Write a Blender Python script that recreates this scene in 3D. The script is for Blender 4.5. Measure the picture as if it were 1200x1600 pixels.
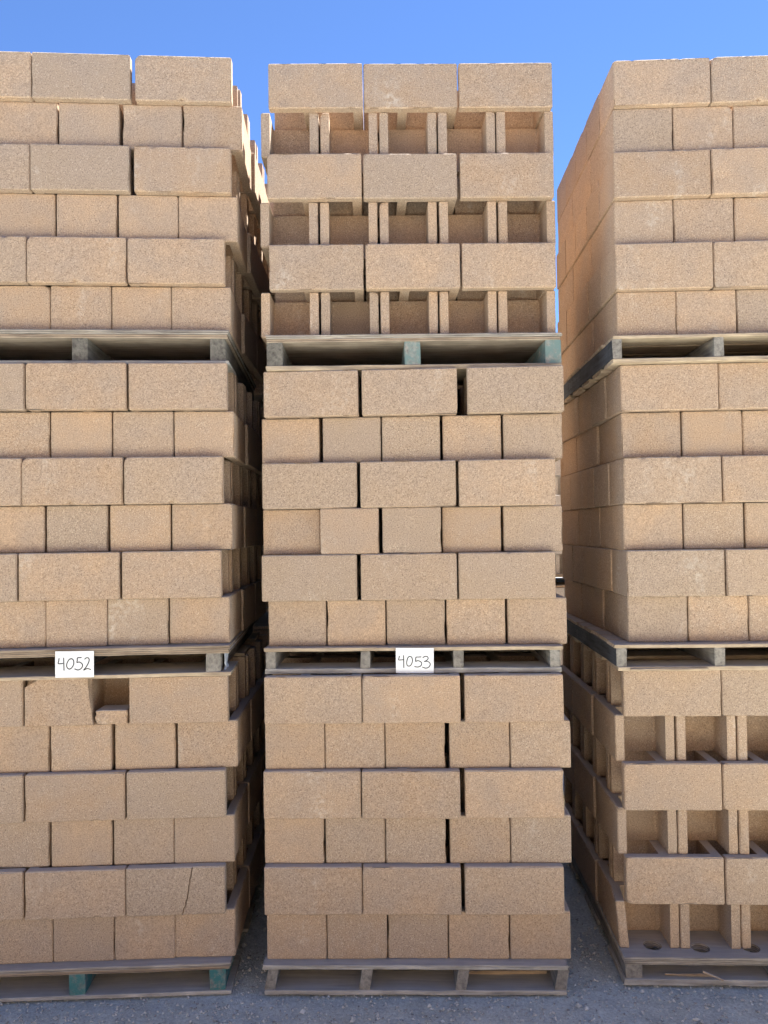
import bpy, bmesh, math, random
import numpy as np
from mathutils import Vector, Matrix, noise

for o in list(bpy.data.objects): bpy.data.objects.remove(o, do_unlink=True)
scene = bpy.context.scene
C = scene.collection
R = math.radians

# ------------------------------------------------------------------ camera
CAM_H = 1.862
cd = bpy.data.cameras.new('camera'); cam = bpy.data.objects.new('camera', cd); C.objects.link(cam)
cd.sensor_fit = 'VERTICAL'; cd.sensor_height = 24.0; cd.lens = 18.0
cd.clip_start = 0.05; cd.clip_end = 5000
cam.matrix_world = (Matrix.Translation((0, 0, CAM_H)) @ Matrix.Rotation(R(90 + 1.337), 4, 'X')
                    @ Matrix.Rotation(R(-0.828), 4, 'Z'))
scene.camera = cam

# ------------------------------------------------------------------ sky, sun, exposure
SUN_EL, SUN_AZ = 58.0, 38.0            # azimuth measured from +Y towards +X
w = bpy.data.worlds.new('World'); scene.world = w; w.use_nodes = True
nt = w.node_tree; nt.nodes.clear()
out = nt.nodes.new('ShaderNodeOutputWorld'); bg = nt.nodes.new('ShaderNodeBackground')
sky = nt.nodes.new('ShaderNodeTexSky'); sky.sky_type = 'NISHITA'; sky.sun_disc = False
sky.sun_elevation = R(SUN_EL); sky.sun_rotation = R(SUN_AZ)
sky.altitude = 0; sky.air_density = 0.42; sky.dust_density = 0.0; sky.ozone_density = 9.0
bg.inputs['Strength'].default_value = 0.068
nt.links.new(sky.outputs[0], bg.inputs[0]); nt.links.new(bg.outputs[0], out.inputs[0])
sd = bpy.data.lights.new('sun', 'SUN'); sd.energy = 5.0; sd.angle = R(0.53); sd.color = (1, .95, .87)
sun = bpy.data.objects.new('sun', sd); C.objects.link(sun)
sdir = Vector((math.sin(R(SUN_AZ)) * math.cos(R(SUN_EL)), math.cos(R(SUN_AZ)) * math.cos(R(SUN_EL)), math.sin(R(SUN_EL))))
sun.rotation_euler = sdir.to_track_quat('Z', 'Y').to_euler()
vs = scene.view_settings
vs.view_transform = 'Standard'; vs.look = 'None'; vs.gamma = 1.0; vs.use_curve_mapping = False
vs.exposure = 2.53

# ------------------------------------------------------------------ node helpers
def new_mat(name):
    m = bpy.data.materials.new(name); m.use_nodes = True
    n = m.node_tree.nodes; b = n['Principled BSDF']
    b.inputs['Roughness'].default_value = 0.9
    b.inputs['Specular IOR Level'].default_value = 0.25
    return m, m.node_tree, b
def N(t, typ, **kw):
    n = t.nodes.new(typ)
    for k, v in kw.items():
        if k in n.inputs: n.inputs[k].default_value = v
        else: setattr(n, k, v)
    return n
def ramp(t, src, stops):
    r = t.nodes.new('ShaderNodeValToRGB'); e = r.color_ramp.elements
    while len(e) < len(stops): e.new(0.5)
    for el, (p, c) in zip(e, stops):
        el.position = p; el.color = (*c, 1) if len(c) == 3 else c
    t.links.new(src, r.inputs[0]); return r
def mixc(t, fac, a, b, mode='MIX'):
    m = t.nodes.new('ShaderNodeMix'); m.data_type = 'RGBA'; m.blend_type = mode
    for s, v in ((0, fac), (6, a), (7, b)):
        if isinstance(v, bpy.types.NodeSocket): t.links.new(v, m.inputs[s])
        elif isinstance(v, (int, float)): m.inputs[s].default_value = v
        else: m.inputs[s].default_value = (*v, 1)
    return m.outputs[2]
def math_n(t, op, a, b=None, c=None):
    m = t.nodes.new('ShaderNodeMath'); m.operation = op
    for i, v in enumerate((a, b, c)):
        if v is None: continue
        if isinstance(v, bpy.types.NodeSocket): t.links.new(v, m.inputs[i])
        else: m.inputs[i].default_value = v
    return m.outputs[0]
def obj_coords(t, scale=(1, 1, 1)):
    tc = N(t, 'ShaderNodeTexCoord'); oi = N(t, 'ShaderNodeObjectInfo')
    mp = N(t, 'ShaderNodeMapping'); mp.inputs['Scale'].default_value = scale
    add = N(t, 'ShaderNodeVectorMath', operation='MULTIPLY_ADD')
    cm = N(t, 'ShaderNodeCombineXYZ')
    t.links.new(oi.outputs['Random'], cm.inputs[0]); t.links.new(oi.outputs['Random'], cm.inputs[1]); t.links.new(oi.outputs['Random'], cm.inputs[2])
    t.links.new(cm.outputs[0], add.inputs[0]); add.inputs[1].default_value = (37.1, 53.7, 21.3)
    t.links.new(tc.outputs['Object'], mp.inputs[0]); t.links.new(mp.outputs[0], add.inputs[2])
    return add.outputs[0], oi, tc
def bump(t, b, h, strength, dist):
    bn = N(t, 'ShaderNodeBump'); bn.inputs['Strength'].default_value = strength; bn.inputs['Distance'].default_value = dist
    t.links.new(h, bn.inputs['Height']); t.links.new(bn.outputs[0], b.inputs['Normal'])

# ------------------------------------------------------------------ materials
def block_material(name, tones, dust, bloom=(.62, .78, .5)):
    m, t, b = new_mat(name); L = t.links.new
    v, oi, tc = obj_coords(t)
    hue = ramp(t, oi.outputs['Random'], [(0.0, tones[0]), (.3, tones[1]), (.65, tones[2]), (1.0, tones[3])])
    # blotches a hand wide
    n1 = N(t, 'ShaderNodeTexNoise', Scale=7.0, Detail=3.0, Roughness=.55); L(v, n1.inputs['Vector'])
    c = mixc(t, math_n(t, 'MULTIPLY', ramp(t, n1.outputs[0], [(.35, (0, 0, 0)), (.68, (1, 1, 1))]).outputs[0], .75), hue.outputs[0], tones[4])
    # grains of aggregate
    n2 = N(t, 'ShaderNodeTexNoise', Scale=200.0, Detail=2.0, Roughness=.7); L(v, n2.inputs['Vector'])
    g = ramp(t, n2.outputs[0], [(.28, (.55, .52, .50)), (.44, (.91, .90, .89)), (.55, (1.06, 1.06, 1.06)), (.72, (1.42, 1.41, 1.38))])
    c = mixc(t, .9, c, g.outputs[0], 'MULTIPLY')
    vo = N(t, 'ShaderNodeTexVoronoi', Scale=185.0); L(v, vo.inputs['Vector'])
    sp = N(t, 'ShaderNodeSeparateColor'); L(vo.outputs['Color'], sp.inputs[0])
    near = ramp(t, vo.outputs['Distance'], [(.22, (1, 1, 1)), (.42, (0, 0, 0))]).outputs[0]
    light = math_n(t, 'MULTIPLY', near, math_n(t, 'GREATER_THAN', sp.outputs[0], .80))
    dark = math_n(t, 'MULTIPLY', near, math_n(t, 'LESS_THAN', sp.outputs[0], .12))
    c = mixc(t, math_n(t, 'MULTIPLY', light, .52), c, (.68, .56, .43))
    c = mixc(t, math_n(t, 'MULTIPLY', dark, .50), c, (.10, .075, .06))
    # pale mineral bloom in streaks on some blocks
    mp = N(t, 'ShaderNodeMapping'); mp.inputs['Scale'].default_value = (1, 1, .45); L(v, mp.inputs[0])
    n3 = N(t, 'ShaderNodeTexNoise', Scale=5.5, Detail=4.0, Roughness=.65); L(mp.outputs[0], n3.inputs['Vector'])
    n3b = N(t, 'ShaderNodeTexNoise', Scale=60.0, Detail=2.0); L(v, n3b.inputs['Vector'])
    bl = math_n(t, 'MULTIPLY', ramp(t, n3.outputs[0], [(bloom[0], (0, 0, 0)), (bloom[1], (1, 1, 1))]).outputs[0],
                ramp(t, n3b.outputs[0], [(.42, (0, 0, 0)), (.6, (1, 1, 1))]).outputs[0])
    c = mixc(t, math_n(t, 'MULTIPLY', bl, bloom[2]), c, (.64, .57, .48))
    # settled grey dust on faces that point up
    ge = N(t, 'ShaderNodeNewGeometry'); sx = N(t, 'ShaderNodeSeparateXYZ'); L(ge.outputs['Normal'], sx.inputs[0])
    up = ramp(t, sx.outputs[2], [(.55, (0, 0, 0)), (.9, (1, 1, 1))]).outputs[0]
    c = mixc(t, math_n(t, 'MULTIPLY', up, .7), c, dust)
    L(c, b.inputs['Base Color'])
    hh = math_n(t, 'ADD', n2.outputs[0], math_n(t, 'MULTIPLY', light, .3))
    hh = math_n(t, 'SUBTRACT', hh, math_n(t, 'MULTIPLY', dark, .8))
    bump(t, b, hh, .45, .003)
    b.inputs['Roughness'].default_value = .95; b.inputs['Specular IOR Level'].default_value = .15
    return m
TAN = [(.405, .284, .192), (.350, .262, .188), (.440, .306, .202), (.378, .262, .172), (.352, .268, .203)]
M_BLOCK = block_material('tan_concrete', TAN, (.47, .45, .42))
M_BLOOM = block_material('bloomed_concrete', TAN, (.47, .45, .42), (.55, .80, .55))
M_GREY = block_material('grey_concrete', [(.46, .43, .40), (.43, .41, .39), (.48, .45, .41), (.45, .42, .38), (.41, .39, .37)], (.40, .39, .38))

def wood_material(name, base, dark, axis=0, ply=False, worn=None):
    m, t, b = new_mat(name); L = t.links.new
    s = [22, 22, 22]; s[axis] = 1.6
    v, oi, tc = obj_coords(t, s)
    n1 = N(t, 'ShaderNodeTexNoise', Scale=3.0, Detail=5.0, Roughness=.65, Distortion=.4); L(v, n1.inputs['Vector'])
    c = ramp(t, n1.outputs[0], [(.3, dark), (.52, base), (.72, tuple(min(1, x * 1.3) for x in base))]).outputs[0]
    v2, _, _ = obj_coords(t)
    n2 = N(t, 'ShaderNodeTexNoise', Scale=9.0, Detail=4.0, Roughness=.6); L(v2, n2.inputs['Vector'])
    st = ramp(t, n2.outputs[0], [(.38, (1, 1, 1)), (.62, (.62, .60, .58))]).outputs[0]
    c = mixc(t, .6, c, st, 'MULTIPLY')
    hgt = n1.outputs[0]
    if ply:
        sp = N(t, 'ShaderNodeSeparateXYZ'); L(tc.outputs['Object'], sp.inputs[0])
        wob = N(t, 'ShaderNodeTexNoise', Scale=6.0, Detail=2.0); L(v2, wob.inputs['Vector'])
        z = math_n(t, 'ADD', sp.outputs[2], math_n(t, 'MULTIPLY', wob.outputs[0], .004))
        sw = math_n(t, 'FRACT', math_n(t, 'MULTIPLY', z, 1 / .0085))
        pr = ramp(t, sw, [(0, (.28, .25, .22)), (.18, (.8, .76, .7)), (.5, (1.12, 1.05, .98)), (.82, (.75, .7, .64)), (1, (.28, .25, .22))]).outputs[0]
        ge = N(t, 'ShaderNodeNewGeometry'); sn = N(t, 'ShaderNodeSeparateXYZ'); L(ge.outputs['Normal'], sn.inputs[0])
        side = ramp(t, math_n(t, 'ABSOLUTE', sn.outputs[2]), [(.4, (1, 1, 1)), (.7, (0, 0, 0))]).outputs[0]
        c = mixc(t, math_n(t, 'MULTIPLY', side, .85), c, pr, 'MULTIPLY')
    if worn:
        n4 = N(t, 'ShaderNodeTexNoise', Scale=26.0, Detail=5.0, Roughness=.7); L(v2, n4.inputs['Vector'])
        c = mixc(t, ramp(t, n4.outputs[0], [(.46, (1, 1, 1)), (.66, (0, 0, 0))]).outputs[0], c, worn)
    gd = N(t, 'ShaderNodeNewGeometry'); sd_ = N(t, 'ShaderNodeSeparateXYZ'); L(gd.outputs['Normal'], sd_.inputs[0])
    c = mixc(t, math_n(t, 'MULTIPLY', ramp(t, sd_.outputs[2], [(.6, (0, 0, 0)), (.9, (1, 1, 1))]).outputs[0], .6), c, (.44, .42, .39))
    L(c, b.inputs['Base Color']); bump(t, b, hgt, .6, .004)
    b.inputs['Roughness'].default_value = .9
    return m
W_GREY_X = wood_material('weathered_board', (.43, .40, .35), (.24, .22, .19), 0)
W_PALE_X = wood_material('pale_board', (.46, .36, .25), (.27, .20, .14), 0)
W_GREY_Y = wood_material('weathered_stringer', (.27, .245, .21), (.14, .125, .11), 1)
W_TEAL_Y = wood_material('teal_painted_stringer', (.26, .25, .22), (.15, .13, .11), 1, worn=(.055, .17, .165))
W_DAUB_Y = wood_material('teal_daubed_stringer', (.34, .31, .27), (.18, .15, .13), 1, worn=(.15, .215, .20))
W_OLD_Y = wood_material('old_stringer', (.165, .15, .125), (.08, .07, .06), 1)
W_DARK_Y = wood_material('dark_painted_stringer', (.060, .063, .070), (.028, .028, .030), 1)
W_PLY = wood_material('plywood', (.36, .29, .22), (.22, .17, .13), 0, ply=True)
W_PLYGREY = wood_material('grey_plywood', (.37, .34, .30), (.21, .19, .17), 0, ply=True)
W_RAW = wood_material('raw_split_wood', (.42, .31, .20), (.26, .18, .11), 0)

def plain(name, col, rough=.8, noise_scale=30, amt=.15):
    m, t, b = new_mat(name); v, _, _ = obj_coords(t)
    n = N(t, 'ShaderNodeTexNoise', Scale=noise_scale, Detail=3.0); t.links.new(v, n.inputs['Vector'])
    c = ramp(t, n.outputs[0], [(.3, tuple(x * (1 - amt) for x in col)), (.7, tuple(min(1, x * (1 + amt)) for x in col))])
    t.links.new(c.outputs[0], b.inputs['Base Color']); b.inputs['Roughness'].default_value = rough
    return m
M_PAPER = plain('white_paper', (.80, .80, .79), .7, 12, .03)
M_INK = plain('black_marker_ink', (.025, .025, .028), .6)
M_STAMP = plain('faded_stamp_ink', (.20, .20, .20), .8)
M_TAGP = plain('crumpled_plastic', (.62, .64, .66), .4, 40, .2)
M_STRAW = plain('dry_straw', (.34, .27, .14), .8)

def ground_material():
    m, t, b = new_mat('gravel_ground'); L = t.links.new
    tc = N(t, 'ShaderNodeTexCoord'); v = tc.outputs['Object']
    n1 = N(t, 'ShaderNodeTexNoise', Scale=1.8, Detail=4.0, Roughness=.6); L(v, n1.inputs['Vector'])
    n2 = N(t, 'ShaderNodeTexNoise', Scale=85.0, Detail=4.0, Roughness=.75); L(v, n2.inputs['Vector'])
    n3 = N(t, 'ShaderNodeTexNoise', Scale=14.0, Detail=4.0, Roughness=.65); L(v, n3.inputs['Vector'])
    c = ramp(t, n1.outputs[0], [(.3, (.50, .54, .51)), (.7, (.56, .60, .57))]).outputs[0]
    c = mixc(t, .8, c, ramp(t, n2.outputs[0], [(.3, (.6, .6, .6)), (.5, (1.0, 1.0, 1.0)), (.7, (1.3, 1.3, 1.28))]).outputs[0], 'MULTIPLY')
    c = mixc(t, .6, c, ramp(t, n3.outputs[0], [(.35, (.78, .78, .79)), (.6, (1.08, 1.08, 1.08))]).outputs[0], 'MULTIPLY')
    L(c, b.inputs['Base Color']); bump(t, b, n2.outputs[0], .5, .008)
    b.inputs['Roughness'].default_value = .95
    return m
M_GROUND = ground_material()
def pebble_material():
    m, t, b = new_mat('gravel_stones'); L = t.links.new
    ge = N(t, 'ShaderNodeNewGeometry')
    c = ramp(t, ge.outputs['Random Per Island'], [(0, (.20, .20, .20)), (.3, (.42, .42, .39)), (.7, (.52, .52, .485)), (.93, (.55, .56, .53)), (1, (.60, .60, .57))])
    L(c.outputs[0], b.inputs['Base Color']); b.inputs['Roughness'].default_value = .9
    return m
M_PEB = pebble_material()

# ------------------------------------------------------------------ object helpers
def link(name, me, mat=None, parent=None):
    o = bpy.data.objects.new(name, me); C.objects.link(o)
    if mat and not me.materials: me.materials.append(mat)
    if parent: o.parent = parent
    return o
def tag(o, label=None, cat=None, group=None, kind=None):
    for k, v in (('label', label), ('category', cat), ('group', group), ('kind', kind)):
        if v: o[k] = v
    return o
def mesh(name, verts, faces, smooth=False, angle=None):
    me = bpy.data.meshes.new(name); me.from_pydata([tuple(v) for v in verts], [], [tuple(f) for f in faces]); me.update()
    if smooth:
        me.polygons.foreach_set('use_smooth', [True] * len(me.polygons))
        if angle: me.set_sharp_from_angle(angle=R(angle))
    return me

# ------------------------------------------------------------------ ground
def axis_pts(fine0, fine1, step, far):
    a = list(np.arange(fine0, fine1 + 1e-6, step)); d = step; x = fine1
    while x < far: d *= 1.5; x += d; a.append(x)
    d = step; x = fine0; pre = []
    while x > -far: d *= 1.5; x -= d; pre.append(x)
    return np.array(pre[::-1] + a)
gx = axis_pts(-2.4, 2.4, .03, 2500); gy = axis_pts(2.2, 5.0, .03, 2500)
vv = []; ff = []
for j, y in enumerate(gy):
    for i, x in enumerate(gx):
        z = 0.0
        if abs(x) < 30 and abs(y) < 30:
            z = -.010 + .006 * noise.noise((x * 3, y * 3, 0)) + .004 * noise.noise((x * 14, y * 14, 3))
        vv.append((x, y, min(z, -.001)))
nx = len(gx)
for j in range(len(gy) - 1):
    for i in range(nx - 1):
        a = j * nx + i; ff.append((a, a + 1, a + nx + 1, a + nx))
g = link('ground', mesh('ground', vv, ff, True), M_GROUND); g['kind'] = 'structure'

# ------------------------------------------------------------------ the open-ended hollow block
BL, BW, BH, SH = .3965, .2435, .1917, .037
CXS = [0, .040, .212, .252, BL]; CYS = [0, SH, BW - SH, BW]
HOLES = {(1, 1), (3, 1)}
def fine_cuts(marks, step, edge):
    out_ = []
    for a, b in zip(marks[:-1], marks[1:]):
        n = max(1, round((b - a) / step)); out_ += [a + (b - a) * k / n for k in range(n)]
    out_.append(marks[-1])
    for e in (marks[0] + edge, marks[-1] - edge): out_.append(e)
    out_ = sorted(out_); res = [out_[0]]
    for q in out_[1:]:
        if q - res[-1] > .0015: res.append(q)
    return np.array(res)
def block_mesh(name, seed, fine=True, keep=None, warp=None, chip=1.0, extra=()):
    rnd = random.Random(seed)
    if fine:
        xs = fine_cuts(CXS, .0125, .004); ys = fine_cuts(CYS, .0125, .004); zs = fine_cuts([0, BH], .0125, .004)
        if extra: xs = np.array(sorted([q for q in xs if min(abs(q - e) for e in extra) > .004 or q in CXS] + list(extra)))
    else:
        xs, ys, zs = np.array(CXS), np.array(CYS), np.array([0, BH])
    ci = [sum(c <= (a + b) / 2 for c in CXS[1:-1]) for a, b in zip(xs[:-1], xs[1:])]
    cj = [sum(c <= (a + b) / 2 for c in CYS[1:-1]) for a, b in zip(ys[:-1], ys[1:])]
    nx, ny, nz = len(xs) - 1, len(ys) - 1, len(zs) - 1
    S = np.zeros((nx + 2, ny + 2, nz + 2), bool)
    for i in range(nx):
        for j in range(ny):
            if (ci[i], cj[j]) in HOLES: continue
            for k in range(nz):
                if keep and not keep((xs[i] + xs[i + 1]) / 2, (ys[j] + ys[j + 1]) / 2, (zs[k] + zs[k + 1]) / 2): continue
                S[i + 1, j + 1, k + 1] = True
    idx = {}; V = []; F = []
    def vid(i, j, k):
        q = (i, j, k)
        if q not in idx: idx[q] = len(V); V.append(q)
        return idx[q]
    for (di, dj, dk), quad in (((1, 0, 0), ((1, 0, 0), (1, 1, 0), (1, 1, 1), (1, 0, 1))), ((-1, 0, 0), ((0, 0, 0), (0, 0, 1), (0, 1, 1), (0, 1, 0))),
                               ((0, 1, 0), ((0, 1, 0), (0, 1, 1), (1, 1, 1), (1, 1, 0))), ((0, -1, 0), ((0, 0, 0), (1, 0, 0), (1, 0, 1), (0, 0, 1))),
                               ((0, 0, 1), ((0, 0, 1), (1, 0, 1), (1, 1, 1), (0, 1, 1))), ((0, 0, -1), ((0, 0, 0), (0, 1, 0), (1, 1, 0), (1, 0, 0)))):
        nb = S[1 + di:nx + 1 + di, 1 + dj:ny + 1 + dj, 1 + dk:nz + 1 + dk]
        for i, j, k in zip(*np.nonzero(S[1:-1, 1:-1, 1:-1] & ~nb)):
            F.append([vid(i + a, j + b, k + c) for a, b, c in quad])
    P = []
    off = Vector((seed * 7.3, seed * 3.1, seed * 1.7))
    xi = [int(np.argmin(abs(xs - c))) for c in CXS]; yj = [int(np.argmin(abs(ys - c))) for c in CYS]
    for (i, j, k) in V:
        p = Vector((xs[i], ys[j], zs[k]))
        if fine:
            ox = -1 if i == 0 else (1 if i == nx else 0); oy = -1 if j == 0 else (1 if j == ny else 0); oz = -1 if k == 0 else (1 if k == nz else 0)
            cnt = abs(ox) + abs(oy) + abs(oz); base = p.copy()
            if cnt >= 2:
                c1 = noise.noise(base * 11 + off); c2 = noise.noise(base * 34 + off * 2)
                ins = .0022 + .0012 * c2 + chip * (max(0, c1 - .33) * .03 + max(0, c2 - .38) * .012)
                if cnt == 3: ins += .0025 + chip * .004 * rnd.random()
                ins = max(.001, ins); kz = min(ins, .0035)
                p -= Vector((ox * ins, oy * ins, oz * kz))
            elif cnt == 1:
                d = .0007 * noise.noise(base * 22 + off)
                near_edge = min(base.x, BL - base.x) < .005 or min(base.y, BW - base.y) < .005 or min(base.z, BH - base.z) < .005
                if near_edge:
                    c1 = noise.noise(base * 11 + off); d -= chip * max(0, c1 - .42) * .012
                if oz: d = min(d, 0) * .4
                p += Vector((ox, oy, oz)) * d
            elif cnt == 0:
                # soften the corners of the cores
                if i in (xi[1], xi[2], xi[3]) and j in (yj[1], yj[2]):
                    sx_ = 1 if i in (xi[1], xi[3]) else -1; sy_ = 1 if j == yj[1] else -1
                    p += Vector((sx_ * .004, sy_ * .004, 0))
                p += Vector((noise.noise(base * 30 + off), noise.noise(base * 30 - off), 0)) * .0006
            if warp: p = warp(p, base)
        P.append(p)
    me = mesh(name, P, F, fine, 38)
    me.materials.append(M_BLOCK)
    return me
def corner_loss(seed):
    r_ = random.Random(seed); spots = [(Vector((r_.choice((0, BL)), r_.choice((0, BW)), r_.choice((0, BH)))), r_.uniform(.010, .021)) for _ in range(1)]
    spots += [(Vector((r_.uniform(.05, BL - .05), r_.choice((0, BW)), r_.choice((0, BH)))), r_.uniform(.008, .016)) for _ in range(3)]
    mid = Vector((BL / 2, BW / 2, BH / 2))
    def f(p, b):
        for c_, rad in spots:
            d = (b - c_).length
            if d < rad: p += (mid - c_).normalized() * (rad - d) * .55 * (1 + .5 * noise.noise(b * 120))
        return p
    return f
VARIANTS = [block_mesh('hollow_block', s + 1, chip=(.35, .7, 1.3)[s % 3], warp=corner_loss(s) if s % 2 else None) for s in range(12)]
# the block with its front shell broken away at the open end
def keep_broken(x, y, z): return not (y < SH + .001 and x > .262)
def warp_broken(p, b):
    if b.y < SH + .001 and abs(b.x - .262) < .0005:
        p.x = .248 + .024 * (1 - b.z / BH) + .005 * noise.noise(Vector((b.y * 30, b.z * 40, 5))) + .10 * b.y * (b.z / BH - .3)
    lim = BH - .034 + .62 * b.x + .004 * noise.noise(Vector((b.x * 60, b.y * 60, 1)))      # knocked-off corner
    if b.y < .03 and p.z > lim: p.z = lim; p.y += .004
    if b.z > BH - .002 and b.y < .02 and b.x < .27: p.z -= .011 * (1 - b.y / .02)
    return p
MESH_BROKEN = block_mesh('broken_hollow_block', 41, keep=keep_broken, warp=warp_broken, chip=1.6, extra=(.262,))
# the block with a crack running down its long face
CRACK = [(0, .222), (.041, .237), (.082, .248), (.142, .258), (BH, .266)]
def crack_x(z):
    for (z0, x0), (z1, x1) in zip(CRACK[:-1], CRACK[1:]):
        if z <= z1 + 1e-6: return x0 + (x1 - x0) * (z - z0) / (z1 - z0) + .0022 * math.sin(z * 210) + .0012 * math.sin(z * 530)
    return CRACK[-1][1]
def warp_crack(p, b):
    if b.y < .002:
        wgt = max(0, 1 - max(0, abs(b.x - .245) - .003) / .08)
        p.x += (crack_x(b.z) - .245) * wgt
        if abs(b.x - .245) < .0012: p.y += .009 + .006 * abs(noise.noise(Vector((0, 0, b.z * 25))))
    return p
MESH_CRACK = block_mesh('cracked_hollow_block', 52, warp=warp_crack, extra=(.2423, .245, .2477))
# the corner block whose outer shell has split and leans outwards
def warp_lean(p, b):
    if b.y < SH + .001 and b.x > .252: p.y -= .016 * (b.z / BH) * (b.x - .252) / .1445
    return p
MESH_LEAN = block_mesh('split_hollow_block', 63, warp=warp_lean, chip=1.5)
COARSE = block_mesh('coarse_block', 0, fine=False)
COARSE_V = np.array([v.co[:] for v in COARSE.vertices]); COARSE_F = [tuple(p.vertices) for p in COARSE.polygons]

# ------------------------------------------------------------------ where every block stands
PITCH = .1921
XR = {'L': -.6, 'M': .1, 'R': .95, 'F': 1.05}
GENERIC = [[0, .246, .492, .738, .984], [.08, .482, .884], [.01, .256, .502, .748, .994], [.08, .482, .884], [0, .246, .492, .738, .984], [.08, .482, .884]]
LOADS = {   # face distance, yaw, height of the load's base, face positions of the blocks per course
 'L0': (3.146, 2.16, .128, [[-.881, -.636, -.391, -.149], [-1.068, -.663, -.263], [-.893, -.641, -.392, -.148], [-1.068, -.664, -.259], [-.891, -.641, -.386, -.133], [-1.069, -.664, -.245]]),
 'L1': (3.132, 3.47, 1.405, [[-.888, -.645, -.402, -.155], [-1.074, -.671, -.265], [-.893, -.642, -.39, -.141], [-1.055, -.656, -.254], [-.87, -.623, -.376, -.131], [-1.044, -.639, -.234]]),
 'L2': (3.176, 4.16, 2.701, [[-.882, -.637, -.392, -.147], [-1.048, -.649, -.247], [-.86, -.611, -.36, -.116], [-1.034, -.634, -.218], [-.851, -.601, -.343, -.093], [-1.028, -.629, -.211]]),
 'M0': (3.126, -1.56, .118, [[-.477, -.233, .012, .256, .501], [-.407, -.009, .4], [-.483, -.235, .009, .266, .511], [-.406, -.007, .406], [-.476, -.232, .012, .271, .516], [-.398, .0, .411]]),
 'M1': (3.178, -2.28, 1.379, [[-.468, -.222, .023, .27, .521], [-.413, -.002, .4], [-.487, -.243, .012, .259, .51], [-.407, .001, .407], [-.487, -.231, .015, .267, .516], [-.397, .012, .448]]),
 'M2': (3.203, .96, 2.682, [[-.48, -.23, .019, .268, .516], [-.367, .036, .44], [-.479, -.229, .021, .272, .522], [-.37, .030, .438], [-.473, -.224, .025, .273, .520], [-.361, .037, .439]]),
 'R0': (3.190, -2.41, .117, [[.117, .363, .609], [.223, .624], [.116, .363, .611], [.22, .621], [.114, .365, .614], [.227, .627]]),
 'R1': (3.171, -2.39, 1.379, [[.171, .418, .664], [.247, .648], [.161, .408, .659], [.242, .644], [.162, .409, .657], [.237, .637]]),
 'R2': (3.142, -1.91, 2.645, [[.144, .389, .636], [.218, .619], [.142, .387, .635], [.219, .619], [.147, .393, .640], [.227, .627]]),
 'F0': (7.45, -1.0, .125, GENERIC),
 'F1': (7.47, .6, 1.41, GENERIC),
}
OPEN_FRONT = {'M2', 'R0', 'F0', 'F1'}                 # loads whose end-on blocks show their open ends
LONG_OPEN = {'L': 'right', 'M': 'left', 'R0': 'left', 'R1': 'right', 'R2': 'right', 'F': 'left'}
STACK = {'L': 'stack tagged 4052', 'M': 'stack tagged 4053', 'R': 'untagged stack', 'F': 'grey stack behind'}
NEIGH = {'L': 'hollow-topped', 'M': 'broken-block', 'R': 'hollow-topped'}
LOADN = {'0': 'bottom', '1': 'middle', '2': 'top'}
ORD = ['first', 'second', 'third', 'fourth', 'fifth', 'sixth']
COURSE = ['one', 'two', 'three', 'four', 'five', 'six']
SPROUD = {('M1', 2, 1): -.038, ('M1', 2, 2): -.035, ('R1', 4, 1): -.012}
BLOOMED = {('R1', 1, 0), ('R1', 3, 0), ('R1', 5, 1), ('L2', 1, 1), ('L2', 1, 2), ('L2', 3, 2), ('M0', 3, 0), ('M0', 5, 1), ('L1', 1, 1), ('M1', 5, 0), ('L0', 4, 2), ('M2', 1, 2), ('R2', 3, 1)}
SKEW = {'R1': -.03, 'R0': -.02, 'L2': .055, 'L1': .036, 'L0': .018}     # the rows behind do not follow the turn of the front face
hidden = {'tan': [], 'grey': []}
def frame(k):
    Y, yaw, z0, us = LOADS[k]
    return Matrix.Translation((XR[k[0]], Y, 0)) @ Matrix.Rotation(R(yaw), 4, 'Z')
LOADL = {'L0': 'on pallet with bright teal feet', 'L1': 'on brown plywood pallet marked 4052', 'L2': 'on thick grey plywood pallet',
         'M0': 'on weathered ground pallet', 'M1': 'on thin board pallet marked 4053', 'M2': 'on teal-daubed plywood pallet',
         'R0': 'on pallet with round deck holes', 'R1': 'on splintered board pallet', 'R2': 'on clean pale board pallet'}
def label_for(k, c, n, row, kindw, special):
    if special: return special
    if row == 0:
        pos = 'nearest' if n == 0 else ORD[n] + ' from'
        return 'tan %s block %s %s stack, course %s, %s' % (kindw, pos, NEIGH[k[0]], COURSE[c], LOADL[k])
    return 'tan block, row %s back facing %s stack, course %s, %s' % (ROWN[row], NEIGH[k[0]], COURSE[c], LOADL[k])
ROWN = ['one', 'two', 'three', 'four', 'five']
SPECIAL = {('L0', 5, 1): 'tan block with its front corner broken away under the pallet tagged 4052',
           ('L0', 1, 2): 'tan block with a jagged crack down its face, lower stack tagged 4052',
           ('R0', 0, 0): 'tan corner block with its outer shell split and leaning, on the holed plywood pallet'}
rng = random.Random(5)
count = 0
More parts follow.
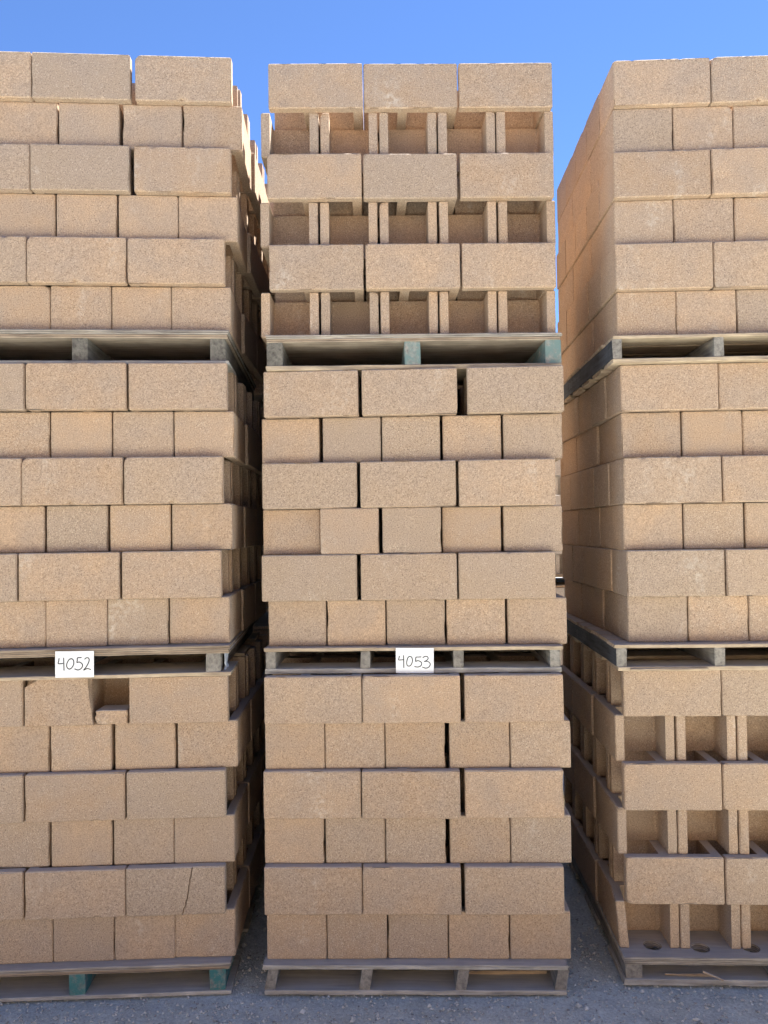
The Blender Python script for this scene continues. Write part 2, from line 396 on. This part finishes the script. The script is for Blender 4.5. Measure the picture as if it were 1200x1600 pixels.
for k, (Y, yaw, z0, rows) in LOADS.items():
    col = k[0]; Fm = frame(k)
    for c, us in enumerate(rows):
        head = c % 2 == 0
        us = [u * 1.006 for u in us] if col == 'M' else list(us); vis_n = len(us); wdt = .2455 if head else .401; full = 5 if head else 3
        first_vis = 0
        while len(us) < full:
            if col == 'L': us.insert(0, us[0] - wdt); first_vis += 1
            else: us.append(us[-1] + wdt)
        z = z0 + c * PITCH
        hoff = {'0': .034, '1': .044, '2': .030 if c == 4 else .034}[k[1]]      # end-on courses sit back from the long-faced ones
        if head: us = [(XR[col] + u) * (1 + (hoff - .016) / Y) - XR[col] for u in us]
        nrow = 3 if head else 5
        pitch_w = .3985 if head else .2450
        for row in range(nrow):
            for n, u in enumerate(us):
                in_frame = (n >= first_vis) if col == 'L' else (n < vis_n)
                side = (col == 'L' and n == full - 1) or (col == 'R' and n == 0)
                show = (row == 0 and in_frame) or (side and ((head and row <= (2 if col == 'R' else 1)) or (not head and row <= (3 if col == 'R' else 2))))
                if side and k == 'L2' and c >= 4: show = True
                if col == 'M' and row > 0: show = False
                if col == 'F': show = k == 'F1' and row == 0 and n == (3 if head else 1)
                uu = u + (rng.uniform(-.0015, .0015) if row else 0)
                uu += SKEW.get(k, 0) * row * pitch_w
                if side and row and col == 'R': uu -= rng.uniform(0, .004)
                if side and row and col == 'L': uu += rng.uniform(0, .005)
                front = (hoff if head else 0) + row * pitch_w + rng.uniform(-.004, .004)
                front += SPROUD.get((k, c, n - first_vis), 0) if row == 0 else 0
                if col == 'L' and not head: uu += rng.uniform(-.004, .004) if row else 0
                jy = rng.uniform(-.35, .35) if (not head) else rng.uniform(-.12, .12)
                if row: jy = jy * .5 - math.degrees(math.atan(SKEW.get(k, 0)))
                if head:
                    # closed end faces the viewer unless the load is stacked open end out
                    if k in OPEN_FRONT: rot = -90; loc = (uu - BW / 2, front + BL)
                    else: rot = 90; loc = (uu + BW / 2, front)
                else:
                    so = LONG_OPEN.get(k) or LONG_OPEN.get(col)
                    if so == 'right': rot = 0; loc = (uu - BL / 2, front)
                    else: rot = 180; loc = (uu + BL / 2, front + BW)
                Mx = Fm @ Matrix.Translation((loc[0], loc[1], z)) @ Matrix.Rotation(R(rot), 4, 'Z') @ Matrix.Translation((BL / 2, BW / 2, 0)) @ Matrix.Rotation(R(jy), 4, 'Z') @ Matrix.Translation((-BL / 2, -BW / 2, 0))
                if not show:
                    hidden['grey' if col == 'F' else 'tan'].append(Mx); continue
                sp = SPECIAL.get((k, c, n - first_vis)) if row == 0 else None
                if (k, c, n - first_vis) == ('L0', 5, 1) and row == 0: me = MESH_BROKEN
                elif (k, c, n - first_vis) == ('L0', 1, 2) and row == 0: me = MESH_CRACK
                elif (k, c, n - first_vis) == ('R0', 0, 0) and row == 0: me = MESH_LEAN
                else: me = VARIANTS[rng.randrange(len(VARIANTS))]
                if col == 'F':
                    o = bpy.data.objects.new('concrete_block', me); C.objects.link(o); o.matrix_world = Mx
                    if me.users: pass
                    tag(o, 'grey concrete block, course %s of the stack seen through the narrow gap' % COURSE[c], 'block', 'grey blocks in the stack behind')
                    continue
                nm = 'concrete_block'
                o = bpy.data.objects.new(nm, me); C.objects.link(o); o.matrix_world = Mx
                n_from = (full - 1 - n) if col == 'L' else n
                kindw = 'long-faced' if not head else ('open-ended' if k in OPEN_FRONT else 'end-on')
                tag(o, label_for(k, c, n_from, row, kindw, sp), 'block', 'tan concrete blocks stacked on pallets')
                if row == 0 and (k, c, n - first_vis) in BLOOMED:
                    o.material_slots[0].link = 'OBJECT'; o.material_slots[0].material = M_BLOOM
                count += 1
print('individual tan blocks', count)
# the grey blocks share the shapes but not the colour
for o in list(C.objects):
    if o.get('group') == 'grey blocks in the stack behind':
        gname = o.data.name + '_grey'
        me = bpy.data.meshes.get(gname)
        if not me:
            me = o.data.copy(); me.name = gname; me.materials.clear(); me.materials.append(M_GREY)
        o.data = me
for key, name, lab, mat in (('tan', 'stacked_blocks', 'remaining tan concrete blocks inside and behind the pallet stacks', M_BLOCK),
                            ('grey', 'grey_stacked_blocks', 'remaining grey concrete blocks of the stack behind the gap', M_GREY)):
    V = []; F = []
    for Mx in hidden[key]:
        A = np.array(Mx); P = COARSE_V @ A[:3, :3].T + A[:3, 3]; b0 = len(V)
        V += P.tolist(); F += [tuple(i + b0 for i in f) for f in COARSE_F]
    o = link(name, mesh(name, V, F), mat); tag(o, lab, 'blocks', None, 'stuff')


# whole stacks that the photograph does not show singly, joined: hollow blocks, decks and stringers
BOXF = ((0, 2, 3, 1), (4, 5, 7, 6), (0, 1, 5, 4), (1, 3, 7, 5), (3, 2, 6, 7), (2, 0, 4, 6))
def stack_row(name, label, spots, loads=3):
    V = []; F = []
    def put(Pq, A, faces):
        b0 = len(V); V.extend((Pq @ A[:3, :3].T + A[:3, 3]).tolist()); F.extend(tuple(q + b0 for q in f) for f in faces)
    for Z in spots:
        A = np.array(Z)
        for l in range(loads):
            zl = l * 1.285
            for c in range(6):
                head = c % 2 == 0
                for row in range(3 if head else 5):
                    for n in range(5 if head else 3):
                        if head: Q = Z @ Matrix.Translation((-.61 + (n + 1) * .246, .03 + row * .3985, .13 + zl + c * PITCH)) @ Matrix.Rotation(R(90), 4, 'Z')
                        else: Q = Z @ Matrix.Translation((-.60 + n * .401, row * .245, .13 + zl + c * PITCH))
                        put(COARSE_V, np.array(Q), COARSE_F)
            for (za, zb_) in ((0, .02), (.105, .128)):
                put(np.array([[x, y, z] for z in (za + zl + .001, zb_ + zl) for y in (0, 1.21) for x in (-.61, .62)]), A, BOXF)
            for sx in (-.58, 0, .55):
                put(np.array([[sx + x, y, z + zl] for z in (.0205, .1045) for y in (.01, 1.2) for x in (0, .05)]), A, BOXF)
    tag(link(name, mesh(name, V, F), M_BLOCK), label, 'blocks', None, 'stuff')
rr = random.Random(77)
stack_row('rear_block_stacks', 'second row of tan block stacks close behind the front row, plus one added for shade',
          [Matrix.Translation((x, 4.53, 0)) @ Matrix.Rotation(R(a), 4, 'Z') for x, a in ((-1.20, .8), (.08, -.6), (2.10, .5))] + [Matrix.Translation((2.36, 5.86, 0))])  # last stack, farther back, is unseen and added to shade the ground beyond
# the facing row across the aisle, behind the photographer: its sunlit faces light this row
stack_row('facing_block_stacks', 'row of tan block stacks facing these across the gravel aisle',
          [Matrix.Translation((i * 1.42 + rr.uniform(-.05, .05), -2.4 + rr.uniform(-.05, .05), 0)) @ Matrix.Rotation(math.pi + R(rr.uniform(-2, 2)), 4, 'Z') for i in range(-4, 5)])

# ------------------------------------------------------------------ timber
def board(name, parent, x, y, z, mat, seed, rough=.0012, warp=.0, shear=0.0, chip=.0):
    """a sawn piece filling x, y, z (pairs) in its parent's frame, with uneven edges"""
    rnd = random.Random(seed)
    ext = (x[1] - x[0], y[1] - y[0], z[1] - z[0]); ax = 0 if ext[0] >= ext[1] else 1
    n = max(4, int(ext[ax] / .05)); c0 = Vector(((x[0] + x[1]) / 2, (y[0] + y[1]) / 2, (z[0] + z[1]) / 2))
    other = 1 - ax; V = []; F = []
    ring = [(-.5, -.5), (-.5, .5), (.5, .5), (.5, -.5)]
    bev = min(.0025, ext[2] * .12)
    off = Vector((seed * 1.37, seed * .71, seed * 2.3))
    for i in range(n + 1):
        tpos = (i / n - .5) * ext[ax]
        for q, (a, b) in enumerate(ring):
            for e in (0, 1):       # two vertices per corner make a small chamfer
                pa, pb = a * ext[other], b * ext[2]
                first_axis = (e == 0) == (q % 2 == 0)
                if first_axis: pa -= math.copysign(bev, a)
                else: pb -= math.copysign(bev, b)
                v = Vector((0, 0, 0)); v[ax] = tpos + (rnd.uniform(-.003, .003) if i in (0, n) else 0)
                nn = noise.noise(Vector((tpos * 9, a * 3, b * 3)) + off)
                v[other] = pa + rough * nn * 1.5 - math.copysign(max(0, nn - .35) * chip, a)
                v.z = pb + rough * noise.noise(Vector((tpos * 7 + 5, a * 3, b * 3)) + off)
                v.z += warp * noise.noise(Vector((tpos * 1.9, 0, 0)) + off)
                v.x += shear * b
                V.append(v)
    order = [0, 1, 2, 3, 4, 5, 6, 7]
    # order the eight section points around the ring
    sec = [(V[q][other], V[q].z) for q in range(8)]
    order = sorted(range(8), key=lambda q: math.atan2(sec[q][1] / ext[2], sec[q][0] / ext[other]))
    for i in range(n):
        for q in range(8):
            a, b = order[q], order[(q + 1) % 8]
            f = (i * 8 + a, i * 8 + b, i * 8 + 8 + b, i * 8 + 8 + a); F.append(f if ax == 1 else f)
    F.append([q for q in order]); F.append([n * 8 + q for q in order[::-1]])
    me = mesh(name, V, F)
    bm = bmesh.new(); bm.from_mesh(me); bmesh.ops.recalc_face_normals(bm, faces=bm.faces); bm.to_mesh(me); bm.free()
    o = link(name, me, mat, parent); o.location = c0
    return o
def holed_sheet(name, parent, x, y, z, holes, mat):
    cu = bpy.data.curves.new(name, 'CURVE'); cu.dimensions = '2D'; cu.fill_mode = 'BOTH'; cu.extrude = (z[1] - z[0]) / 2 - .0015; cu.bevel_depth = .0015; cu.bevel_resolution = 0
    cx, cy = (x[0] + x[1]) / 2, (y[0] + y[1]) / 2
    def loop(pts):
        s_ = cu.splines.new('POLY'); s_.points.add(len(pts) - 1); s_.use_cyclic_u = True
        for p_, (a, b) in zip(s_.points, pts): p_.co = (a - cx, b - cy, 0, 1)
    rr = random.Random(3); edge = []
    n = 26
    for i in range(n): edge.append((x[0] + (x[1] - x[0]) * i / n, y[0] + rr.uniform(-.002, .002)))
    edge += [(x[1], y[0]), (x[1], y[1]), (x[0], y[1])]
    loop(edge)
    for hx, hy, hr in holes: loop([(hx + hr * math.cos(a * math.tau / 28), hy + hr * math.sin(a * math.tau / 28)) for a in range(28)])
    tmp = bpy.data.objects.new('tmp', cu); C.objects.link(tmp)
    dg = bpy.context.evaluated_depsgraph_get(); me = bpy.data.meshes.new_from_object(tmp.evaluated_get(dg)); me.name = name
    bpy.data.objects.remove(tmp); me.materials.clear()
    o = link(name, me, mat, parent); o.location = (cx, cy, (z[0] + z[1]) / 2)
    return o

def pallet(k, z0, z1, stringers, sw, deck, u0, u1, label, smat, dmat, bmat, dth, bth, front=-.004, sidemat=None, shear=0.0, nb=3, depth=1.21, seed=0, holes=None):
    e = bpy.data.objects.new('wooden_pallet', None); C.objects.link(e)
    e.matrix_world = frame(k) @ Matrix.Translation((0, 0, z0)); e.empty_display_size = .1
    tag(e, label, 'pallet', 'wooden pallets under the block loads')
    h = z1 - z0 - .0008
    b1 = front + depth
    # bottom boards
    bw = .15 if deck == 'boards' else .26
    for i in range(nb):
        y0 = front + (depth - bw) * i / (nb - 1)
        board('bottom_board', e, (u0, u1), (y0, y0 + bw), (0.0008, bth), bmat, seed + i, .0016, .0, 0, .012)
    # stringers
    for i, su in enumerate(stringers):
        mt = smat if not (sidemat and i == 0) else sidemat
        board('stringer', e, (su - sw / 2, su + sw / 2), (front + .004, b1 - .004), (bth + .0004, h - dth - .0004), mt, seed + 20 + i, .0015, 0, shear, .006)
    # deck
    if deck == 'boards':
        n = 8; bw = (depth - .02 * (n - 1)) / n
        for i in range(n):
            y0 = front + i * (bw + .02); r_ = random.Random(seed + i)
            board('deck_board', e, (u0 - r_.uniform(0, .012), u1 + r_.uniform(0, .012)), (y0, y0 + bw), (h - dth, h), dmat, seed + 40 + i, .0012, 0, 0, .010)
    else:
        half = dth / 2
        if holes: holed_sheet('deck_sheet', e, (u0, u1), (front - .004, b1), (h - half + .0003, h), holes, dmat)
        else: board('deck_sheet', e, (u0, u1), (front - .004, b1), (h - half + .0003, h), dmat, seed + 41, .0016, 0, 0, .010)
        if holes: holed_sheet('deck_sheet', e, (u0 + .004, u1), (front, b1), (h - dth, h - half - .0003), holes, dmat)
        else: board('deck_sheet', e, (u0 + .004, u1 - .006), (front, b1), (h - dth, h - half - .0003), W_PLY, seed + 42, .0018, 0, 0, .014)
    return e
TOP = 5 * PITCH + BH
def ztop(k): return LOADS[k][2] + TOP + .0008
P = {}
P['L0'] = pallet('L0', 0, LOADS['L0'][2], [-1.243, -.658, -.099], .063, 'ply', -1.30, -.045, 'grey plywood-topped pallet with teal stringers on the ground, under stack tagged 4052', W_TEAL_Y, W_PLYGREY, W_GREY_X, .028, .016, seed=100)
P['L1'] = pallet('L1', ztop('L0'), LOADS['L1'][2], [-1.262, -.682, -.102], .060, 'ply', -1.30, -.033, 'brown plywood pallet carrying the 4052 tag', W_GREY_Y, W_PLY, W_PALE_X, .032, .016, seed=140, sidemat=None)
P['L2'] = pallet('L2', ztop('L1'), LOADS['L2'][2], [-1.20, -.638, -.080], .062, 'ply', -1.29, -.035, 'grey thick plywood pallet under the top load of the stack tagged 4052', W_OLD_Y, W_PLYGREY, W_GREY_X, .034, .015, seed=180)
P['M0'] = pallet('M0', 0, LOADS['M0'][2], [-.580, -.199, .187, .583], .044, 'boards', -.605, .600, 'weathered grey pallet on the ground under the stack tagged 4053', W_GREY_Y, W_GREY_X, W_GREY_X, .017, .019, front=-.012, shear=.014, seed=220)
P['M1'] = pallet('M1', ztop('M0'), LOADS['M1'][2], [-.580, -.187, .198, .592], .041, 'boards', -.602, .613, 'thin weathered board pallet carrying the 4053 tag', W_GREY_Y, W_PALE_X, W_GREY_X, .015, .021, front=-.006, seed=260)
P['M2'] = pallet('M2', ztop('M1'), LOADS['M2'][2], [-.548, .030, .622], .066, 'ply', -.582, .657, 'pallet with teal daubed stringers under the hollow-ended top load of the 4053 stack', W_DAUB_Y, W_PLYGREY, W_PALE_X, .030, .021, sidemat=W_OLD_Y, seed=300)
P['R0'] = pallet('R0', 0, LOADS['R0'][2], [.040, .620, 1.20], .066, 'ply', .000, 1.24, 'plywood pallet with round holes in its deck, split bottom board, under untagged stack', W_GREY_Y, W_PLYGREY, W_GREY_X, .031, .026, front=-.030, seed=340,
                 holes=[(.140, .058, .037), (.331, .042, .037), (.536, .045, .037), (.76, .05, .037), (1.0, .05, .037), (.25, .40, .037), (.7, .42, .037), (1.0, .4, .037)])
P['R1'] = pallet('R1', ztop('R0'), LOADS['R1'][2], [.015, .411, .807, 1.19], .042, 'boards', .000, 1.225, 'board pallet with dark stringer under the middle load of the untagged stack', W_GREY_Y, W_PALE_X, W_PALE_X, .014, .018, front=-.016, sidemat=W_DARK_Y, nb=5, seed=380)
P['R2'] = pallet('R2', ztop('R1'), LOADS['R2'][2], [.015, .428, .82, 1.20], .040, 'boards', .000, 1.225, 'pale board pallet with dark stringer under the top load of the untagged stack', W_GREY_Y, W_PALE_X, W_PALE_X, .013, .018, front=-.010, sidemat=W_DARK_Y, nb=6, seed=420)
P['F0'] = pallet('F0', 0, LOADS['F0'][2], [-.08, .5, 1.06], .06, 'ply', -.12, 1.11, 'pallet on the ground below the grey stack behind the gap', W_GREY_Y, W_PLYGREY, W_GREY_X, .03, .02, seed=460)
P['F1'] = pallet('F1', ztop('F0'), LOADS['F1'][2], [-.08, .5, 1.06], .06, 'ply', -.12, 1.11, 'sunlit pallet between the loads of the grey stack behind the gap', W_GREY_Y, W_PLY, W_PALE_X, .03, .02, front=-.03, seed=500)
# dark paint only on the outward side of the end stringer: its sawn end stays bare wood
for k in ('R1', 'R2'):
    st = [c for c in P[k].children if c.name.startswith('stringer')][0]
    me = st.data; me.materials.append(W_GREY_Y)
    for p_ in me.polygons:
        if abs(p_.normal.y) > .8: p_.material_index = 1
    st['label'] = 'dark painted end stringer'
    # faded stamped strokes
    V = []; F = []; rr = random.Random(7 if k == 'R1' else 8)
    xs_ = -.0245 if k == 'R1' else -.0235
    y0 = -.05 if k == 'R1' else .0
    for i in range(9):
        y = y0 + i * .028 + rr.uniform(-.004, .004); a = rr.uniform(.012, .020); wd = .0035
        tl = rr.uniform(-.006, .006); b0 = len(V)
        V += [(xs_, y, -a), (xs_, y + wd, -a), (xs_, y + wd + tl, a), (xs_, y + tl, a)]; F.append((b0, b0 + 3, b0 + 2, b0 + 1))
    link('stamped_mark', mesh('stamped_mark', V, F), M_STAMP, st)
# raw splinter and torn sliver on two pallets
board('splinter', P['R0'], (.17, .36), (-.012, -.004), (.030, .038), W_RAW, 900, .003, .02)
board('splinter', P['R0'], (.31, .39), (-.040, -.034), (.040, .046), W_RAW, 901, .002, .01).rotation_euler = (0, R(18), R(-12))
board('splinter', P['M0'], (.22, .54), (.10, .135), (.020, .034), W_RAW, 902, .003, .008)
board('splinter', P['R1'], (.05, .36), (-.030, -.018), (.006, .012), W_PALE_X, 903, .002, .006)

# ------------------------------------------------------------------ numbered paper signs
def ribbon(pts, wd, y, V, F):
    sm = []
    n = len(pts)
    for i in range(n - 1):          # Catmull-Rom smoothing
        p0, p1, p2, p3 = pts[max(0, i - 1)], pts[i], pts[i + 1], pts[min(n - 1, i + 2)]
        for s_ in range(6):
            t_ = s_ / 6
            sm.append(tuple(.5 * (2 * p1[c] + (p2[c] - p0[c]) * t_ + (2 * p0[c] - 5 * p1[c] + 4 * p2[c] - p3[c]) * t_ ** 2 + (3 * p1[c] - p0[c] - 3 * p2[c] + p3[c]) * t_ ** 3) for c in (0, 1)))
    sm.append(pts[-1]); b0 = len(V); L_ = len(sm)
    for i, q in enumerate(sm):
        a = sm[max(0, i - 1)]; b = sm[min(L_ - 1, i + 1)]; d = Vector((b[0] - a[0], b[1] - a[1]))
        d = d.normalized() if d.length else Vector((1, 0)); nn = Vector((-d.y, d.x)) * wd / 2
        V += [(q[0] + nn.x, y(q[0], q[1]), q[1] + nn.y), (q[0] - nn.x, y(q[0], q[1]), q[1] - nn.y)]
    for i in range(L_ - 1):
        a = b0 + 2 * i; F.append((a, a + 1, a + 3, a + 2))
def sign(k, corners, y, strokes, box, label, ink):
    (x0, x1, zb, zt) = corners
    wd, ht = x1 - x0, zt - zb
    bend = lambda x, z: -.003 * math.sin((z - zb) / ht * 2.2) - .002 * math.sin((x - x0) / wd * 3)
    V = []; F = []; nx_, nz_ = 12, 8
    for side in (0, 1):
        for j in range(nz_ + 1):
            for i in range(nx_ + 1):
                x = x0 + wd * i / nx_; z = zb + ht * j / nz_
                V.append((x - (x0 + x1) / 2, bend(x, z) + side * .0006, z - zb))
    m_ = (nx_ + 1) * (nz_ + 1)
    for side in (0, 1):
        for j in range(nz_):
            for i in range(nx_):
                a = side * m_ + j * (nx_ + 1) + i; f = (a, a + 1, a + nx_ + 2, a + nx_ + 1); F.append(f if side == 0 else f[::-1])
    o = link('paper_sign', mesh('paper_sign', V, F, True), M_PAPER)
    o.matrix_world = frame(k) @ Matrix.Translation(((x0 + x1) / 2, y, zb)) @ Matrix.Rotation(R(.6), 4, 'Y')
    tag(o, label, 'sign', 'numbered paper signs')
    (bx0, bx1, by0, by1) = box
    V = []; F = []
    for st in strokes:
        pts = [((px - bx0) / (bx1 - bx0) * wd - wd / 2, (by1 - py) / (by1 - by0) * ht) for px, py in st]
        ribbon(pts, ink, lambda x, z: bend(x + (x0 + x1) / 2, z + zb) - .0008, V, F)
    link('handwritten_number', mesh('handwritten_number', V, F), M_INK, o)
    for sx in (-.047, .052):
        V = [(sx - .006, -.0035, ht - .008), (sx + .006, -.0035, ht - .0075), (sx + .006, -.0035, ht - .0058), (sx - .006, -.0035, ht - .0063)]
        link('staple', mesh('staple', V, [(0, 1, 2, 3)]), M_TAGP, o)
    return o
sign('L1', (-.722, -.571, 1.862 - .571, 1.862 - .466), -.012,
     [[(255, 208), (250, 240), (245, 270), (275, 272), (302, 268)], [(308, 203), (310, 280), (312, 352)],
      [(400, 217), (375, 222), (348, 265), (345, 310), (370, 335), (400, 322), (424, 280), (422, 235), (400, 215), (380, 222)],
      [(516, 202), (492, 204), (468, 208), (466, 235), (463, 260), (490, 255), (520, 275), (526, 302), (508, 332), (472, 347), (434, 333)],
      [(550, 226), (566, 210), (590, 208), (603, 232), (590, 275), (565, 318), (538, 350), (560, 340), (585, 333), (622, 346)]],
     (208, 655, 130, 435), 'white paper sign with handwritten 4052 stapled to the thick brown plywood edge', .0040)
sign('M1', (-.060, .095, 1.862 - .588, 1.862 - .485), -.016,
     [[(180, 253), (174, 280), (168, 300), (195, 301), (226, 298)], [(228, 246), (229, 320), (230, 394)],
      [(300, 257), (278, 275), (264, 325), (270, 365), (295, 373), (318, 352), (331, 310), (322, 270), (300, 257)],
      [(434, 264), (404, 266), (372, 269), (370, 295), (368, 317), (398, 309), (432, 326), (438, 350), (420, 375), (388, 384), (352, 376)],
      [(450, 277), (474, 260), (502, 260), (514, 282), (496, 306), (468, 319), (500, 316), (530, 332), (537, 358), (518, 386), (485, 397), (446, 384)]],
     (137, 579, 160, 457), 'white paper sign with handwritten 4053 stapled to the thin board pallet', .0036)

# ------------------------------------------------------------------ small things
def chunk(name, k, u, w_, z, size, mat, seed, label, cat, rough=.12):
    bm = bmesh.new(); bmesh.ops.create_cube(bm, size=1); bmesh.ops.bevel(bm, geom=bm.edges[:], offset=.05, segments=1, affect='EDGES')
    bmesh.ops.subdivide_edges(bm, edges=bm.edges[:], cuts=3, use_grid_fill=True)
    for v in bm.verts:
        q = v.co * 2.4 + Vector((seed, seed * 2, 0)); n_ = noise.noise_vector(q) * rough
        v.co += n_ * (Vector((1, 1, .4))); v.co.z = max(v.co.z, -.5)
        v.co = Vector((v.co.x * size[0], v.co.y * size[1], (v.co.z + .5) * size[2]))
    me = bpy.data.meshes.new(name); bm.to_mesh(me); bm.free()
    o = link(name, me, mat); o.matrix_world = frame(k) @ Matrix.Translation((u, w_, z)); tag(o, label, cat)
    return o
chunk('broken_block_piece', 'L0', -.517, .058, LOADS['L0'][2] + 5 * PITCH + .001, (.126, .105, .058), M_BLOCK, 4, 'low broken-off block piece lying in the gap beside the broken block', 'block piece', .06)
# crumpled white wrapper fixed to the side of the pallet with the 4052 tag
V = []; F = []
for j in range(9):
    for i in range(7):
        V.append((.004 + .010 * noise.noise(Vector((i * .9, j * .8, 2))) + .004, i / 6 * .085, j / 8 * .10 + i * .001))
for j in range(8):
    for i in range(6):
        a = j * 7 + i; F.append((a, a + 1, a + 8, a + 7))
me = mesh('crumpled_wrapper', V, F, True); o = link('crumpled_wrapper', me, M_TAGP)
sm_ = o.modifiers.new('thick', 'SOLIDIFY'); sm_.thickness = .001
o.matrix_world = frame('L1') @ Matrix.Translation((-.068, .04, ztop('L0') + .006)); tag(o, 'crumpled white wrapper stuck to the side of the 4052 pallet', 'wrapper')
# dry straw caught on a ledge of the 4053 stack
V = []; F = []; rr = random.Random(12)
for b_ in range(5):
    x, y, z = rr.uniform(-.004, .006), rr.uniform(0, .03), .10 + rr.uniform(-.02, .02); lean = rr.uniform(.01, .035); L_ = 9; b0 = len(V)
    for i in range(L_):
        t_ = i / (L_ - 1); V += [(x + lean * math.sin(t_ * 2.2), y + .01 * t_, z - .12 * t_), (x + lean * math.sin(t_ * 2.2) + .0014, y + .01 * t_ + .001, z - .12 * t_)]
    for i in range(L_ - 1): a = b0 + 2 * i; F.append((a, a + 1, a + 3, a + 2))
o = link('dry_straw_tuft', mesh('dry_straw_tuft', V, F), M_STRAW)
o.matrix_world = frame('M0') @ Matrix.Translation((.600, .09, LOADS['M0'][2] + 3 * PITCH + .02)); tag(o, 'few dry straw blades caught on a block ledge of the stack tagged 4053', 'straw')

# ------------------------------------------------------------------ gravel
def pebbles(n, seed, region, smin, smax):
    rr = np.random.default_rng(seed); V = []; F = []
    base = np.array([(1, 0, 0), (-1, 0, 0), (0, 1, 0), (0, -1, 0), (0, 0, 1), (0, 0, -1)], float)
    fac = [(0, 2, 4), (2, 1, 4), (1, 3, 4), (3, 0, 4), (2, 0, 5), (1, 2, 5), (3, 1, 5), (0, 3, 5)]
    for _ in range(n):
        x = rr.uniform(region[0], region[1]); y = rr.uniform(region[2], region[3])
        s_ = smin + (smax - smin) * rr.random() ** 3
        a = rr.uniform(0, math.tau); ca, sa = math.cos(a), math.sin(a)
        p = base * (1 + rr.uniform(-.35, .35, (6, 1))) * np.array([1, rr.uniform(.6, 1), rr.uniform(.4, .75)]) * s_ + rr.uniform(-.2, .2, (6, 3)) * s_
        p = np.stack([p[:, 0] * ca - p[:, 1] * sa + x, p[:, 0] * sa + p[:, 1] * ca + y, p[:, 2] - .007 + s_ * .25], 1)
        b0 = len(V); V += p.tolist(); F += [(b0 + i, b0 + j, b0 + k_) for i, j, k_ in fac]
    return V, F
V, F = [], []
for args in ((26000, 1, (-2.3, 2.3, 2.3, 3.5), .0018, .0085), (9000, 2, (-2.3, 2.3, 3.4, 5.2), .0025, .009), (700, 3, (-2.2, 2.2, 2.4, 4.5), .007, .016)):
    v_, f_ = pebbles(*args); b0 = len(V); V += v_; F += [tuple(i + b0 for i in f) for f in f_]
o = link('gravel', mesh('gravel', V, F), M_PEB); tag(o, 'loose grey gravel stones scattered over the yard ground', 'gravel', None, 'stuff')
